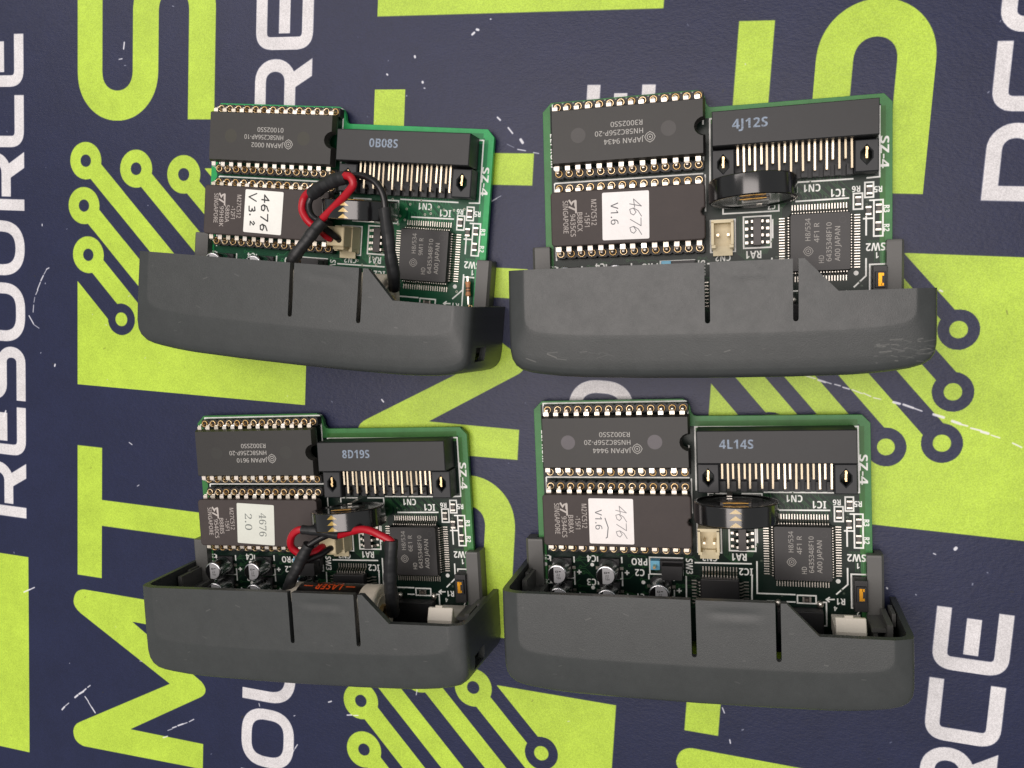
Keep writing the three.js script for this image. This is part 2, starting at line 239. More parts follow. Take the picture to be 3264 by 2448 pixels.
// ---------------------------------------------------------------- circuit boards
const BX = -6, BY = -4, BK = 12.4;
function boardTexture(recent) {
  const c = canvas(1024, 780), g = c.getContext('2d'); g.scale(BK, BK); g.translate(-BX, -BY);
  const dark = recent ? '#0d4a30' : '#0a1f18', mid = recent ? '#105a38' : '#0d2a1d', edge = recent ? '#2fa05c' : '#3f7a45', trace = recent ? '#2b7d4c' : '#28502f';
  g.fillStyle = edge; g.fillRect(-10, -10, 100, 80);
  g.fillStyle = dark; g.fillRect(-2.4, -1.2, 36.4, 62); g.fillRect(33, 4.6, 39.6, 60); g.fillStyle = recent ? '#1f7a48' : '#35682f'; g.fillRect(35.6, 3.4, 36.6, 2.6); g.fillRect(72.4, 5, 1.2, 30);
  // copper under the mask
  g.strokeStyle = trace; g.lineWidth = 0.16; g.lineJoin = 'round';
  const line = (...p) => { g.beginPath(); p.forEach((q, i) => (i ? g.lineTo(q[0], q[1]) : g.moveTo(q[0], q[1]))); g.stroke(); };
  for (let i = 0; i < 19; i++) { const x = 51.2 + i * 0.72; line([x, 19.6], [x, 21 + (i % 3) * 0.3], [x + 2.6, 23.6 + (i % 3) * 0.3], [x + 2.6 + (i % 4) * 0.2, 26.4]); }
  for (let i = 0; i < 8; i++) { const x = 50.6 + i * 0.33; line([x, 21.4], [x, 24.6], [x - 1.6, 26.4], [x - 1.6, 30]); }
  for (let i = 0; i < 5; i++) line([41.6 + i * 0.42, 27.6], [41.6 + i * 0.42, 36.2], [44 + i * 0.42, 38.2]);
  for (let i = 0; i < 6; i++) line([46 + i * 0.4, 36.5], [48.6 + i * 0.2, 34 - i * 0.2]);
  for (let i = 0; i < 5; i++) line([69.9 + i * 0.5, 34.4], [71.4 + i * 0.5, 36.4], [71.4 + i * 0.5, 39.4]);
  for (let i = 0; i < 60; i++) { const x = rr(-2, 33), y = rr(36.6, 50), d = rr(1, 4); line([x, y], [x + d, y], [x + d + 1.2, y + (rnd() < 0.5 ? 1.2 : -1.2)]); g.fillStyle = trace; g.beginPath(); g.arc(x, y, 0.4, 0, 7); g.fill(); g.fillStyle = '#06120d'; g.beginPath(); g.arc(x, y, 0.18, 0, 7); g.fill(); }
  g.fillStyle = mid; for (let i = 0; i < 14; i++) g.fillRect(rr(36, 70), rr(20, 56), rr(1, 4), rr(0.6, 2));
  // legend
  g.strokeStyle = '#f2f2ee'; g.fillStyle = '#f2f2ee'; g.lineWidth = 0.38; g.lineJoin = 'miter';
  line([-1.7, 14], [-1.7, -1.5], [33.8, -1.5]); line([33.95, -0.6], [33.95, 6]); line([33.95, 9.2], [33.95, 16.2]); line([-1.7, 17.2], [33.9, 17.2]); line([-1.7, 17.2], [-1.7, 36]); line([34.3, 17.4], [34.3, 26]);
  line([35.4, 20.4], [35.5, 4.8], [72.3, 5.1], [72.4, 20.5], [69.6, 20.6]); line([51.1, 20.6], [66.9, 20.6]);
  line([38.2, 22.3], [38.2, 21], [43.2, 21]); line([46, 21], [50.7, 21], [50.8, 26.8], [38.3, 26.8], [38.3, 25.4]);
  line([54.4, 24.9], [66, 24.8]); line([49.2, 37.4], [49.1, 45.3], [57.9, 45.3]); line([49.4, 33], [49.4, 28.6]); line([69.6, 38.4], [69.6, 42.4], [67, 44.9]); line([69.6, 29], [69.6, 33.4]);
  const rect = (a, b, c1, d) => g.strokeRect(a, b, c1 - a, d - b);
  rect(66.9, 23.9, 68.8, 27.4); rect(69.3, 21.6, 71.1, 24.9); rect(71.2, 25.6, 73.1, 33.6); line([71.2, 29.6], [68.9, 29.6]); line([71.2, 25.6], [70.2, 25.6]); rect(58.3, 45.4, 62.5, 47.3);
  line([51.3, 47.1], [53.1, 47.1]); line([55.8, 47.1], [57.9, 47.1]); line([64, 46.9], [64.8, 46.9], [64.8, 52.6], [64, 52.6]);
  if (recent) line([72.5, 39.1], [69.7, 39.1], [69.7, 48]); else rect(70.4, 39.9, 73.8, 48);
  line([34.5, 38.2], [48, 38.1]); line([32.4, 41.6], [32.3, 48]); line([48, 41], [47.8, 48]); rect(42.9, 27.8, 49, 35); rect(35.4, 28.2, 41, 35.6);
  rect(23.6, 37.2, 31.6, 41.4); for (const [x, y] of [[1.5, 40.3], [13.6, 40.1], [1.5, 46.1], [13.6, 46], [26.3, 44.2]]) { line([x - 3, y - 2.8], [x - 3, y - 1.4]); line([x + 3.1, y - 2.8], [x + 3.1, y - 1.2]); line([x + 3.1, y + 1], [x + 3.1, y + 2.8], [x - 3, y + 2.8]); line([x + 3.7, y + 1.2], [x + 4.9, y + 1.2]); line([x + 4.3, y + 0.6], [x + 4.3, y + 1.8]); g.beginPath(); g.arc(x - 4.4, y - 0.6, 0.5, 0, 7); g.fill(); }
  g.beginPath(); g.arc(67.5, 41.7, 0.55, 0, 7); g.fill(); line([66.7, 46.1], [65, 46.2]); line([65.6, 45.6], [64.8, 46.2], [65.5, 46.8]);
  const up = { turn: 180, bold: true };
  write(g, 'CN1', 58, 22.1, 1.7, up); write(g, 'IC1', 63.5, 23.5, 1.8, up); write(g, 'R6', 67.5, 22.9, 1.4, up); write(g, 'R5', 72.1, 23.2, 1.4, up); write(g, 'R3', 73.9, 27.6, 1.3, { turn: 90, bold: true }); write(g, 'R2', 73.9, 31.8, 1.3, { turn: 90, bold: true });
  write(g, 'SW2', 71.6, 36, 1.8, up); write(g, '1', 71.9, 37.9, 1.4, up); write(g, '2', 71.9, 49.2, 1.4, up); write(g, 'R1', 68, 46.6, 1.6, up); write(g, '4', 66.8, 48.4, 1.2, up);
  write(g, 'RA1', 45.1, 36.6, 1.8, up); write(g, 'CN2', 38.2, 37, 1.6, up); write(g, 'IC2', 46.6, 40.1, 1.8, up); write(g, 'SW3', 33.2, 39.2, 1.7, { turn: 90, bold: true }); write(g, 'PRO', 21.1, 38.4, 1.8, up);
  write(g, 'C5', -2.4, 37.9, 1.3, up); write(g, 'C4', 9.1, 37.9, 1.8, up); write(g, 'C6', -2.4, 44.2, 1.3, up); write(g, 'C3', 8.9, 44, 1.8, up); write(g, 'C2', 21.1, 41.2, 1.8, up); write(g, 'C1', 21.1, 47.2, 1.5, up); write(g, 'C7', 49.2, 25.8, 1.3, up);
  write(g, 'SZ-4', 73.4, 15.1, 1.9, { turn: 90, bold: true, width: 7.3 }); write(g, 'EEPROM', -1.8, 9.3, 1.4, { turn: 90, bold: true, width: 8.4 });
  // vias
  for (let i = 0; i < (recent ? 60 : 34); i++) { const x = rr(36, 70), y = rnd() < 0.5 ? rr(20.4, 27) : rr(33, 47); g.fillStyle = recent ? '#d8d6c4' : '#8f9a86'; g.beginPath(); g.arc(x, y, recent ? 0.3 : 0.22, 0, 7); g.fill(); g.fillStyle = '#0a1410'; g.beginPath(); g.arc(x, y, 0.15, 0, 7); g.fill(); }
  grain(c, 10, 8); return tex(c);
}
const boardMats = [false, true].map((r) => phys(0xffffff, 0.3, { map: boardTexture(r), specularIntensity: 0.42 }));
const boardGeo = mm(planar(plate([[-4.2, 0], [-2.1, -2.1], [32.8, -2.05], [33.9, -1.4], [34.5, -0.1], [34.7, 1.2], [35.3, 2], [36, 2.15], [73.2, 2.35], [75, 4.3], [75.2, 58], [-4.4, 58]], 1.4, { bevel: 0.08, seg: 1 }), BX, BY, 1024 / BK, 780 / BK));

// ---------------------------------------------------------------- chips and their print
function roundel(g, x, y, r) { g.save(); g.translate(x, y); g.lineWidth = r * 0.13; for (const q of [0.92, 0.55]) { g.beginPath(); for (let i = 0; i <= 24; i++) { const a = i * Math.PI / 12, k = r * q * (q > 0.8 && i % 6 === 0 ? 1.14 : 1); i ? g.lineTo(Math.cos(a) * k, Math.sin(a) * k) : g.moveTo(Math.cos(a) * k, Math.sin(a) * k); } g.stroke(); } g.beginPath(); g.arc(0, 0, r * 0.16, 0, 7); g.fill(); g.restore(); }
function plasticTop(date, type, lot, dots) {
  const k = 18, c = canvas(Math.round(37 * k), Math.round(14 * k)), g = c.getContext('2d'); g.fillStyle = '#272624'; g.fillRect(0, 0, 2000, 999); g.scale(k, k); g.translate(1.7, -0.3);
  if (dots) { g.fillStyle = dots; for (const x of [5.6, 26.5]) { g.beginPath(); g.arc(x, 7.3, 1.75, 0, 7); g.fill(); } }
  g.fillStyle = g.strokeStyle = '#b9b7b2';
  write(g, lot, 17, 5.4, 1.15, { turn: 180, width: 7.6 }); write(g, type, 15.2, 7.3, 1.15, { turn: 180, width: 11.4 }); write(g, 'JAPAN ' + date, 16.2, 9.3, 1.15, { turn: 180, width: 9.2 }); roundel(g, 22.3, 8.9, 1.15);
  grain(c, 9, 4); return std(0xffffff, 0.5, 0, { map: tex(c) });
}
function ceramicTop(speed, lot, week) {
  const k = 18, c = canvas(Math.round(38 * k), Math.round(14 * k)), g = c.getContext('2d'); g.fillStyle = '#3a3230'; g.fillRect(0, 0, 2000, 999); g.scale(k, k); g.translate(2.2, -19.6);
  g.fillStyle = g.strokeStyle = '#bdb6b0'; const t = { turn: 90 };
  write(g, 'SINGAPORE', 2.2, 26.2, 1.25, { ...t, width: 7.8 }); write(g, week, 3.9, 28.2, 1.25, { ...t, width: 5.4 }); write(g, lot, 5.6, 27.4, 1.25, { ...t, width: 4.6 }); write(g, speed, 7.3, 27.2, 1.25, { ...t, width: 3.6 }); write(g, 'M27C512', 9, 25.4, 1.25, { ...t, width: 6.2 });
  g.save(); g.translate(3.95, 23.7); g.rotate(Math.PI / 2); g.lineWidth = 0.42; g.beginPath(); g.moveTo(0.1, -0.6); g.lineTo(-1.2, -0.6); g.lineTo(-1.0, -0.05); g.lineTo(-0.5, 0.3); g.lineTo(-1.5, 0.9); g.stroke(); g.beginPath(); g.moveTo(-1.3, -0.75); g.lineTo(1.7, -0.75); g.moveTo(0.9, -0.6); g.lineTo(0.1, 1); g.stroke(); g.restore();
  grain(c, 9, 5); return std(0xffffff, 0.62, 0, { map: tex(c) });
}
function processorTop(code) {
  const k = 26, c = canvas(Math.round(13.4 * k), Math.round(13.4 * k)), g = c.getContext('2d'); g.fillStyle = '#171617'; g.fillRect(0, 0, 999, 999); g.scale(k, k); g.translate(-52.85, -27.8);
  g.fillStyle = g.strokeStyle = '#a3a09a'; const t = { turn: -90 };
  write(g, 'H8/534', 56.9, 31.7, 1.15, { ...t, width: 5.2 }); roundel(g, 57, 36.5, 1); write(g, code, 58.8, 32.4, 1.15, { ...t, width: 4.4 }); write(g, 'HD', 59.8, 38.4, 1.15, { ...t, width: 1.9 }); write(g, '6435348F10', 61.4, 34.6, 1.15, { ...t, width: 8.8 }); write(g, 'A00 JAPAN', 63.2, 35, 1.15, { ...t, width: 7.9 });
  g.strokeStyle = '#2c2b2b'; g.lineWidth = 0.12; g.beginPath(); g.arc(64.3, 29.8, 0.7, 0, 7); g.stroke();
  grain(c, 10, 5); return std(0xffffff, 0.42, 0, { map: tex(c) });
}
function connectorTop(code, x) {
  const k = 14, c = canvas(Math.round(36 * k), Math.round(8.4 * k)), g = c.getContext('2d'); g.fillStyle = '#222325'; g.fillRect(0, 0, 999, 999); g.scale(k, k); g.translate(-35.8, -4.4);
  g.fillStyle = '#8797ab'; write(g, code, x, 7.9, 2.1, { width: 7.8, bold: true }); g.globalAlpha = 0.22; g.fillStyle = '#2a2b2d'; for (let i = 0; i < 160; i++) g.fillRect(x - 4 + rnd() * 8, 6.6 + rnd() * 2.6, 0.35, 0.16); g.globalAlpha = 1;
  grain(c, 10, 5); return std(0xffffff, 0.5, 0, { map: tex(c) });
}
function stickerTop(paper, fn) { const c = canvas(256, 256), g = c.getContext('2d'); g.fillStyle = paper; g.fillRect(0, 0, 256, 256); g.scale(256 / 11, 256 / 11); g.lineCap = g.lineJoin = 'round'; fn(g); grain(c, 5, 2); return std(0xffffff, 0.6, 0, { map: tex(c) }); }
// pen writing: polylines in a frame that reads towards the bottom of the picture
function pen(g, col, w, x, y, s, strokes) { g.save(); g.translate(x, y); g.rotate(Math.PI / 2); g.scale(s, s); g.strokeStyle = col; g.lineWidth = w / s; for (const st of strokes) { g.beginPath(); st.forEach((p, i) => (i ? g.lineTo(p[0], p[1]) : g.moveTo(p[0], p[1]))); g.stroke(); } g.restore(); }
const digit = { 4: [[[0.75, -1], [0.1, -0.35], [1, -0.4]], [[0.75, -1], [0.7, 0]]], 6: [[[0.85, -1], [0.3, -0.75], [0.1, -0.3], [0.3, 0], [0.75, -0.05], [0.85, -0.35], [0.5, -0.52], [0.15, -0.35]]], 7: [[[0.05, -0.95], [0.9, -1], [0.4, 0]]], 3: [[[0.1, -0.9], [0.6, -1], [0.7, -0.7], [0.35, -0.52], [0.75, -0.4], [0.7, -0.05], [0.05, 0]]], 2: [[[0.1, -0.7], [0.4, -1], [0.75, -0.75], [0.1, 0], [0.85, -0.02]]], V: [[[0, -1], [0.45, 0], [0.9, -1]]] };
const word = (s, gap = 1.15) => s.split('').flatMap((ch, i) => (digit[ch] ?? []).map((st) => st.map(([a, b]) => [a + i * gap, b])));
const scrawl = word('4676', 1.0).map((st) => st.map(([a, b], i) => [a - b * 0.25, b * 1.25 + (i % 2) * 0.06]));
const stickers = {
  TL: () => stickerTop('#f1f2ec', (g) => { pen(g, '#15191a', 0.34, 4.9, 0.9, 2.05, word('4676', 1.22)); pen(g, '#1d2222', 0.3, 1.1, 0.9, 2.2, word('V', 1)); pen(g, '#15191a', 0.34, 1.3, 4.2, 1.8, word('3')); pen(g, '#15191a', 0.3, 1.9, 8, 1.3, word('2')); g.fillStyle = '#15191a'; g.beginPath(); g.arc(1.7, 6.4, 0.25, 0, 7); g.fill(); }),
  TR: () => stickerTop('#f3f1f0', (g) => { pen(g, '#6a6a6e', 0.17, 6.6, 1.4, 2.1, scrawl); g.fillStyle = '#47494e'; write(g, 'V1.6', 2.9, 5, 1.8, { turn: 90, width: 5.2 }); }),
  BL: () => stickerTop('#d9ddd3', (g) => { g.fillStyle = '#6d736f'; write(g, '4676', 7.6, 5.6, 2.1, { turn: 90, width: 6.6, face: 'serif' }); write(g, '2.0', 3.4, 5, 2.1, { turn: 90, width: 4.8, face: 'serif' }); }),
  BR: () => stickerTop('#f4f0ee', (g) => { pen(g, '#858486', 0.17, 6.8, 1.4, 2, scrawl); pen(g, '#55585c', 0.22, 4, 3, 2, [[[0.9, 0], [2, -0.35], [3.2, -0.2], [3.3, -0.05]]]); g.fillStyle = '#63666a'; write(g, 'V1.6', 2.4, 5.2, 1.7, { turn: 90, width: 5 }); }),
};
const dipLeg = (() => { const a = rawBox(0.9, 0.24, 1.0), b = rawBox(0.46, 0.24, 2.1); a.rotateX(-0.12); a.rotateX(-0.2); a.translate(0, 1.62, 0.42); b.rotateX(-0.16); b.translate(0, 0.35, 0.14); return merged([rawBox(1.16, 1.15, 0.28, 0, 1.0, 2.2), a, b]); })();
const dipLegBack = dipLeg.clone().rotateY(Math.PI);
const contactGeo = mm(new THREE.LatheGeometry([[0.38, -0.9], [0.44, -0.4], [0.62, -0.02], [0.72, 0.08], [0.86, 0.06], [0.93, -0.05], [0.93, -0.5]].map(([r, y]) => new THREE.Vector2(r, y)), 18));
const contactHole = mm((() => { const g = new THREE.CircleGeometry(0.38, 12); g.rotateX(-Math.PI / 2); g.translate(0, -0.6, 0); return g; })());
const stripGeo = (() => { const a = [], b = []; for (let i = 0; i < 14; i++) { const x = i * 2.54; a.push([x - 1.17, -0.85], [x - 0.85, -1.17], [x + 0.85, -1.17], [x + 1.17, -0.85]); b.unshift([x + 1.17, 0.85], [x + 0.85, 1.17], [x - 0.85, 1.17], [x - 1.17, 0.85]); } const pts = [...a, ...b]; return mm(plate(pts, 2.4, { bevel: 0.06, seg: 1 })); })();
const plasticChipGeo = (() => { const p = [[-1.1, 0.9], [34.7, 0.9]]; for (let i = 0; i <= 8; i++) { const a = (-90 - i * 22.5) * Math.PI / 180; p.push([34.7 + 1.9 * Math.cos(a) * 1.05, 7.4 + 1.7 * Math.sin(a)]); } p.push([34.7, 13.9], [-1.1, 13.9]); const g = plate(p, 3.4, { bevel: 0.5, bt: 1.5, seg: 1 }); return planar(g, -1.7, 0.3, 37, 14); })();
mm(plasticChipGeo);
const ceramicChipGeo = (() => { const p = roundRect(-1.4, 20.2, 34.5, 33, 0.9, 4), out = []; for (let i = 0; i < p.length; i++) { out.push(p[i]); if (i === 4) out.push([34.5, 25.6], [33.9, 25.9], [33.6, 26.6], [33.9, 27.3], [34.5, 27.6]); } const g = plate(out, 3.2, { bevel: 0.3, seg: 2 }); return mm(planar(g, -2.2, 19.6, 38, 14)); })();
const gull = (w = 0.3, len = 2) => { const list = []; { const x = 0; list.push(rawBox(w, 0.55, 0.18, x, 0.2, 1.35)); const s = rawBox(w, 1.25, 0.16, 0, 0, 0); s.rotateX(1.02); s.translate(x, 0.84, 0.72); list.push(s); list.push(rawBox(w, len - 1.05, 0.16, x, 1.05 + (len - 1.05) / 2, 0.14)); } return merged(list); };
const leadFine = gull(0.23, 2.35), leadMid = gull(0.26, 2.2), leadWide = gull(0.6, 1.8);
// a row of n leads along one side of a chip, turned k quarter turns
function leads(chip, geo, n, pitch, x, y, turn) { for (let i = 0; i < n; i++) { const t = (i - (n - 1) / 2) * pitch, l = put(chip, 'lead', geo, M.tinDull, x + t * Math.cos(turn), y - t * Math.sin(turn), -2.75); l.rotation.y = turn; } }
const pinLong = merged([rawBox(0.44, 6.3, 0.4, 0, 3.15, 0), rawBox(0.44, 0.42, 3.6, 0, 6.2, -1.7)]), pinShort = merged([rawBox(0.44, 4.1, 0.4, 0, 2.05, 0), rawBox(0.44, 0.42, 3.2, 0, 4, -1.6)]);
const housingGeo = mm(planar(plate(rectPts(36.2, 4.75, 71.3, 12.45), 7.4, { bevel: 0.18, seg: 1 }), 35.8, 4.4, 36, 8.4));
const earGeo = mm(plate(rectPts(-2.5, -3.6, 2.5, 3.4), 5, { bevel: 0.25, seg: 1, holes: [[[0, -2.3], [1.15, -0.9], [1.15, 0.4], [0, 1.7], [-1.15, 0.4], [-1.15, -0.9]]] }));
const combGeo = (() => { const l = [rawBox(25.6, 7.4, 1.2, 53.8, 16.2, -2.05)]; return merged(l); })(), toothGeo = box(1.3, 2.4, 1.5);
const clipGeo = merged([rawBox(0.42, 2.5, 0.3, 0, -0.3, 0), rawBox(0.5, 0.5, 0.5, 0.05, -1.1, 0.12), rawBox(0.5, 0.5, 0.4, -0.05, 0.3, 0.1)]);
const resistorGeo = box(1.15, 1.9, 0.5), endGeo = box(1.2, 0.42, 0.56), resMark = box(0.6, 0.7, 0.06);
const canGeo = mm(new THREE.LatheGeometry([[0.01, 6.65], [2.1, 6.65], [2.42, 6.5], [2.5, 6.2], [2.5, 1.5], [2.34, 1.35], [2.34, 1.15], [2.5, 1.0], [2.5, 0.3], [0.01, 0.3]].map(([r, y]) => new THREE.Vector2(r, y)), 28));
const canBase = mm(plate([[-2.6, -1.8], [-1.9, -2.6], [2.6, -2.6], [2.6, 2.6], [-1.9, 2.6], [-2.6, 1.8]], 0.9, { bevel: 0.08, seg: 1 })), padGeo = box(1.1, 0.7, 0.25);
const canTop = (() => { const c = canvas(128, 128), g = c.getContext('2d'); g.fillStyle = '#cfcfd2'; g.fillRect(0, 0, 128, 128); g.fillStyle = '#141416'; g.fillRect(0, 0, 40, 128); write(g, '22', 74, 66, 17, { width: 30 }); write(g, '16v', 76, 90, 17, { width: 36 }); g.strokeStyle = '#141416'; g.lineWidth = 3.5; g.strokeRect(54, 36, 18, 10); g.fillRect(80, 36, 14, 7); const t = tex(c); return std(0xffffff, 0.3, 0.3, { map: t }); })();
const canTopGeo = mm((() => { const g = new THREE.CylinderGeometry(2.1, 2.1, 0.04, 28); return planar(g, -2.1, -2.1, 4.2, 4.2); })());
// coin cell capacitor standing on its rim
function coinMaterial(tri) { const c = canvas(1024, 96), g = c.getContext('2d'); g.fillStyle = '#131315'; g.fillRect(0, 0, 1024, 96); g.fillStyle = tri; for (let i = 0; i < 3; i++) { const y = 5 + i * 31; g.beginPath(); g.moveTo(512, y + 24); g.lineTo(512 + 24, y + 2); g.lineTo(512 - 24, y + 2); g.fill(); } return phys(0xffffff, 0.17, { map: tex(c), clearcoat: 0.6, clearcoatRoughness: 0.12 }); }
const coinGeo = mm((() => { const g = new THREE.LatheGeometry([[0.01, 2.1], [8.2, 2.1], [8.7, 2.4], [9.3, 2.4], [9.5, 2.1], [9.5, -2.1], [9.3, -2.4], [8.7, -2.4], [8.2, -2.1], [0.01, -2.1]].map(([r, y]) => new THREE.Vector2(r, y)).reverse(), 64); const p = g.attributes.position, uv = g.attributes.uv; for (let i = 0; i < p.count; i++) { const r = Math.hypot(p.getX(i), p.getZ(i)); uv.setXY(i, uv.getX(i), r > 9.4 ? 0.5 + p.getY(i) / 4.6 : 0.001); if (r <= 9.4) uv.setX(i, 0.01); } return g; })());

// ---------------------------------------------------------------- one module
const pick = (list) => list[Math.floor(rnd() * list.length)];
function module(id, o) {
  const root = new THREE.Group(); root.name = numbered('memory_module'); scene.add(root);
  root.position.set(o.at[0] * S, 0, o.at[1] * S); root.rotation.y = -o.turn;
  root.userData = { label: o.label, category: 'memory module', group: 'memory modules laid out on the printed sheet' };
  const shell = put(root, 'shell', shellGeo, o.scuffed ? shellScuffed : shellPlain, 0, 0, ZM);
  // guide rails of the shell that hold the board edges
  for (const [s, y0] of [[-1, 32.6], [1, 34.6]]) {
    const prof = s < 0 ? [[-7.3, -5.5], [-7.3, -1.2], [-6.6, -0.5], [-2.9, -0.5], [-2.9, -2.65], [-4.6, -2.65], [-4.6, -5.5]] : [[77.3, -5.5], [77.3, -1.2], [76.7, -0.4], [73.6, -0.4], [73.6, -2.65], [75.4, -2.65], [75.4, -5.5]];
    const sh = new THREE.Shape(prof.map((p) => new THREE.Vector2(...p))), g = new THREE.ExtrudeGeometry(sh, { depth: 57 - y0, bevelEnabled: true, bevelSize: 0.18, bevelThickness: 0.5, bevelSegments: 2, bevelOffset: -0.18 });
    g.translate(0, 0, y0 + 0.5); put(shell, 'guide_rail', mm(g), M.rail);
    for (const [x, y, w, d, h] of s < 0 ? [[-5.6, 43.5, 1.2, 6, 9], [-3.4, 45, 3.2, 0.9, 7], [-2.2, 47, 0.9, 6, 5.5], [-6.2, 41.4, 0.8, 2.6, 4]] : [[76.8, 50, 1.2, 6, 11], [75, 49, 3.4, 0.9, 9], [74.2, 52, 0.9, 6, 8], [78.3, 47.6, 0.8, 3, 6]]) put(shell, 'rib', box(w, d, h), M.rail, x, y, -0.4 + h / 2);
  }
  const board = put(root, 'circuit_board', boardGeo, boardMats[o.recent ? 1 : 0], 0, 0, -2.8);
  // the two sockets, four strips of fourteen contacts
  for (const y of [-0.16, 15.42, 18.94, 34.56]) {
    const st = put(root, 'socket_strip', stripGeo, M.socket, 0, y, -0.35);
    for (let i = 0; i < 14; i++) put(st, 'contact', contactGeo, pick(M.golds), i * 2.54, y, 0);
    const h = []; for (let i = 0; i < 14; i++) { const g = new THREE.CircleGeometry(0.4, 10); g.rotateX(-Math.PI / 2); g.translate(i * 2.54, -0.55, 0); h.push(g); }
    put(st, 'contact_bores', merged(h), M.hole, 0, y, 0).userData.kind = 'stuff';
  }
  const A = put(root, 'memory_chip', plasticChipGeo, o.plastic, 0, 0.12, 3.85, 'black plastic chip with upside-down printed lettering');
  const B = put(root, 'program_chip', ceramicChipGeo, o.ceramic, 0, 0.0, 4.05, 'brown ceramic chip with a sticker');
  for (const [chip, y0, y1] of [[A, -0.16, 15.42], [B, 18.94, 34.56]]) for (let i = 0; i < 14; i++) for (const [g, y] of [[dipLeg, y0], [dipLegBack, y1]]) put(chip, 'leg', g, pick(M.tins), i * 2.54 + rr(-0.09, 0.09), y, 0.1 + rr(-0.06, 0.06)).rotation.y = rr(-0.05, 0.05);
  const [sx, sy, sw, sh, sr] = o.sticker, sg = planar(plate(roundRect(-sw / 2, -sh / 2, sw / 2, sh / 2, 0.3, 2), 0.12), -sw / 2, -sh / 2, sw, sh);
  const stk = put(B, 'sticker', mm(sg), stickers[id](), sx, sy, 4.18, o.stickerLabel); stk.rotation.y = -sr * Math.PI / 180;
  // edge connector
  const cn = put(root, 'edge_connector', housingGeo, o.connector, 0, 0, 4.8);
  for (const x of [38.55, 69.05]) { const e = put(cn, 'mounting_ear', earGeo, M.connector, x, 16.5, 2.4); put(cn, 'lock_clip', clipGeo, M.gold, x, 16, 2.1); }
  put(cn, 'pin_comb', combGeo, M.connector); for (let i = 0; i < 11; i++) put(cn, 'comb_tooth', toothGeo, M.connector, 41.8 + i * 2.4, 18.7, -0.7);
  for (let i = 0; i < 20; i++) put(cn, 'pin', i % 2 ? pinLong : pinShort, pick(M.pins), 41.75 + i * 1.275 + rr(-0.06, 0.06), 12.4, (i % 2 ? 1.9 : 1.5) + rr(-0.08, 0.08)).rotation.y = rr(-0.012, 0.012);
  // processor
  const cpu = put(root, 'processor_chip', cpuGeo, o.cpu, 0, 0, 0.35, 'square black processor with fine leads on all four sides');
  for (let k = 0; k < 4; k++) leads(cpu, leadFine, 20, 0.615, 59.55 + [0, 6.4, 0, -6.4][k], 34.5 + [6.4, 0, -6.4, 0][k], k * Math.PI / 2);
  // small surface mount parts
  for (const [x, y, t] of [[70.2, 23.3, 0], [67.85, 25.6, 0], [70, 27.9, 0], [72.15, 27.5, 0], [72.1, 31.4, 0], [60.4, 46.35, 1]]) {
    const r = put(root, 'chip_resistor', resistorGeo, M.resistorBody, x, y, -2.45); if (t) r.rotation.y = Math.PI / 2;
    for (const s of [-1, 1]) { const e = new THREE.Mesh(endGeo, M.tinDull); e.name = 'end_cap'; e.position.set(0, 0, s * 0.78 * S); r.add(e); }
    const mk = new THREE.Mesh(resMark, M.grey); mk.name = 'marking'; mk.position.set(0, 0.26 * S, 0); r.add(mk);
  }
  const ra = put(root, 'resistor_array', arrayGeo, M.resistorBody, 45.95, 31.4, -1.7);
  for (const s of [-1, 1]) leads(ra, leadWide, 4, 1.6, 45.95 + s * 0.9, 31.4, s * Math.PI / 2);
  const ic = put(root, 'logic_chip', logicGeo, M.black, 40.45, 45.4, -0.6);
  for (const [k, x, y, n, p] of [[2, 40.45, 41.2, 12, 0.72], [1, 45.0, 45.4, 8, 0.8], [3, 35.9, 45.4, 8, 0.8]]) leads(ic, leadMid, n, p, x, y, k * Math.PI / 2);
  for (const [x, y] of [[1.5, 40.3], [13.6, 40.2], [1.5, 46.1], [13.6, 46.1], [26.3, 44.4]]) {
    const cap = put(root, 'can_capacitor', canGeo, M.alu, x, y, -2.75);
    put(cap, 'can_base', canBase, M.black, x, y, -1.9); put(cap, 'can_print', canTopGeo, canTop, x, y, 3.93);
    for (const s of [-1, 1]) put(cap, 'solder_tab', padGeo, M.tin, x + s * 2.9, y, -2.6);
  }
  const rel = put(root, 'relay', box(10.4, 5.6, 3.4, 0.2), M.black, 58.7, 51, -1.05); for (const x of [53.9, 63.4]) put(rel, 'solder_joint', solderGeo, M.tin, x, 47.4, -2.75);
  const jp = put(root, 'jumper_block', box(7.6, 2.2, 2.4, 0.1), M.black, 28.2, 38.4, -1.55); if (o.blueHeader) put(jp, 'header_cell', box(2.3, 2.3, 2.6, 0.15), M.blue, 25.2, 38.4, -1.3);
  put(jp, 'jumper_cap', jumperGeo, M.black, 29.4, 39.4, 2.2); put(jp, 'jumper_pin', box(0.6, 0.6, 4), M.gold, 25.2, 38.4, 0);
  // board switch, or on the later board a wire-ended resistor
  if (o.recent) {
    const r = put(root, 'wire_resistor', wireResGeo, M.tan, 71.6, 42, -1.1); r.rotation.y = 0.1;
    put(r, 'resistor_lead', wireLeadGeo, M.tin, 71.6, 42, -1.1); put(r, 'colour_band', wireBandGeo, M.resistorBody, 71.6, 42, -1.1); put(r, 'solder_eye', eyeGeo, M.gold, 71.6, 46.6, -2.7);
  } else {
    const sw = put(root, 'slide_switch', box(3, 7.4, 3.6, 0.15), M.black, 72.1, 44, -0.95);
    put(sw, 'slider', box(2.2, 3.6, 0.8, 0.1), M.socket, 72.1, 43.4, 1.1); put(sw, 'slider_contact', merged([rawBox(0.75, 2.9, 0.3), rawBox(0.5, 0.6, 0.3, 0.5, -1.1, 0), rawBox(0.5, 0.6, 0.3, 0.5, 1.1, 0)]), M.brassy, 72.0, 43.4, 1.52);
  }
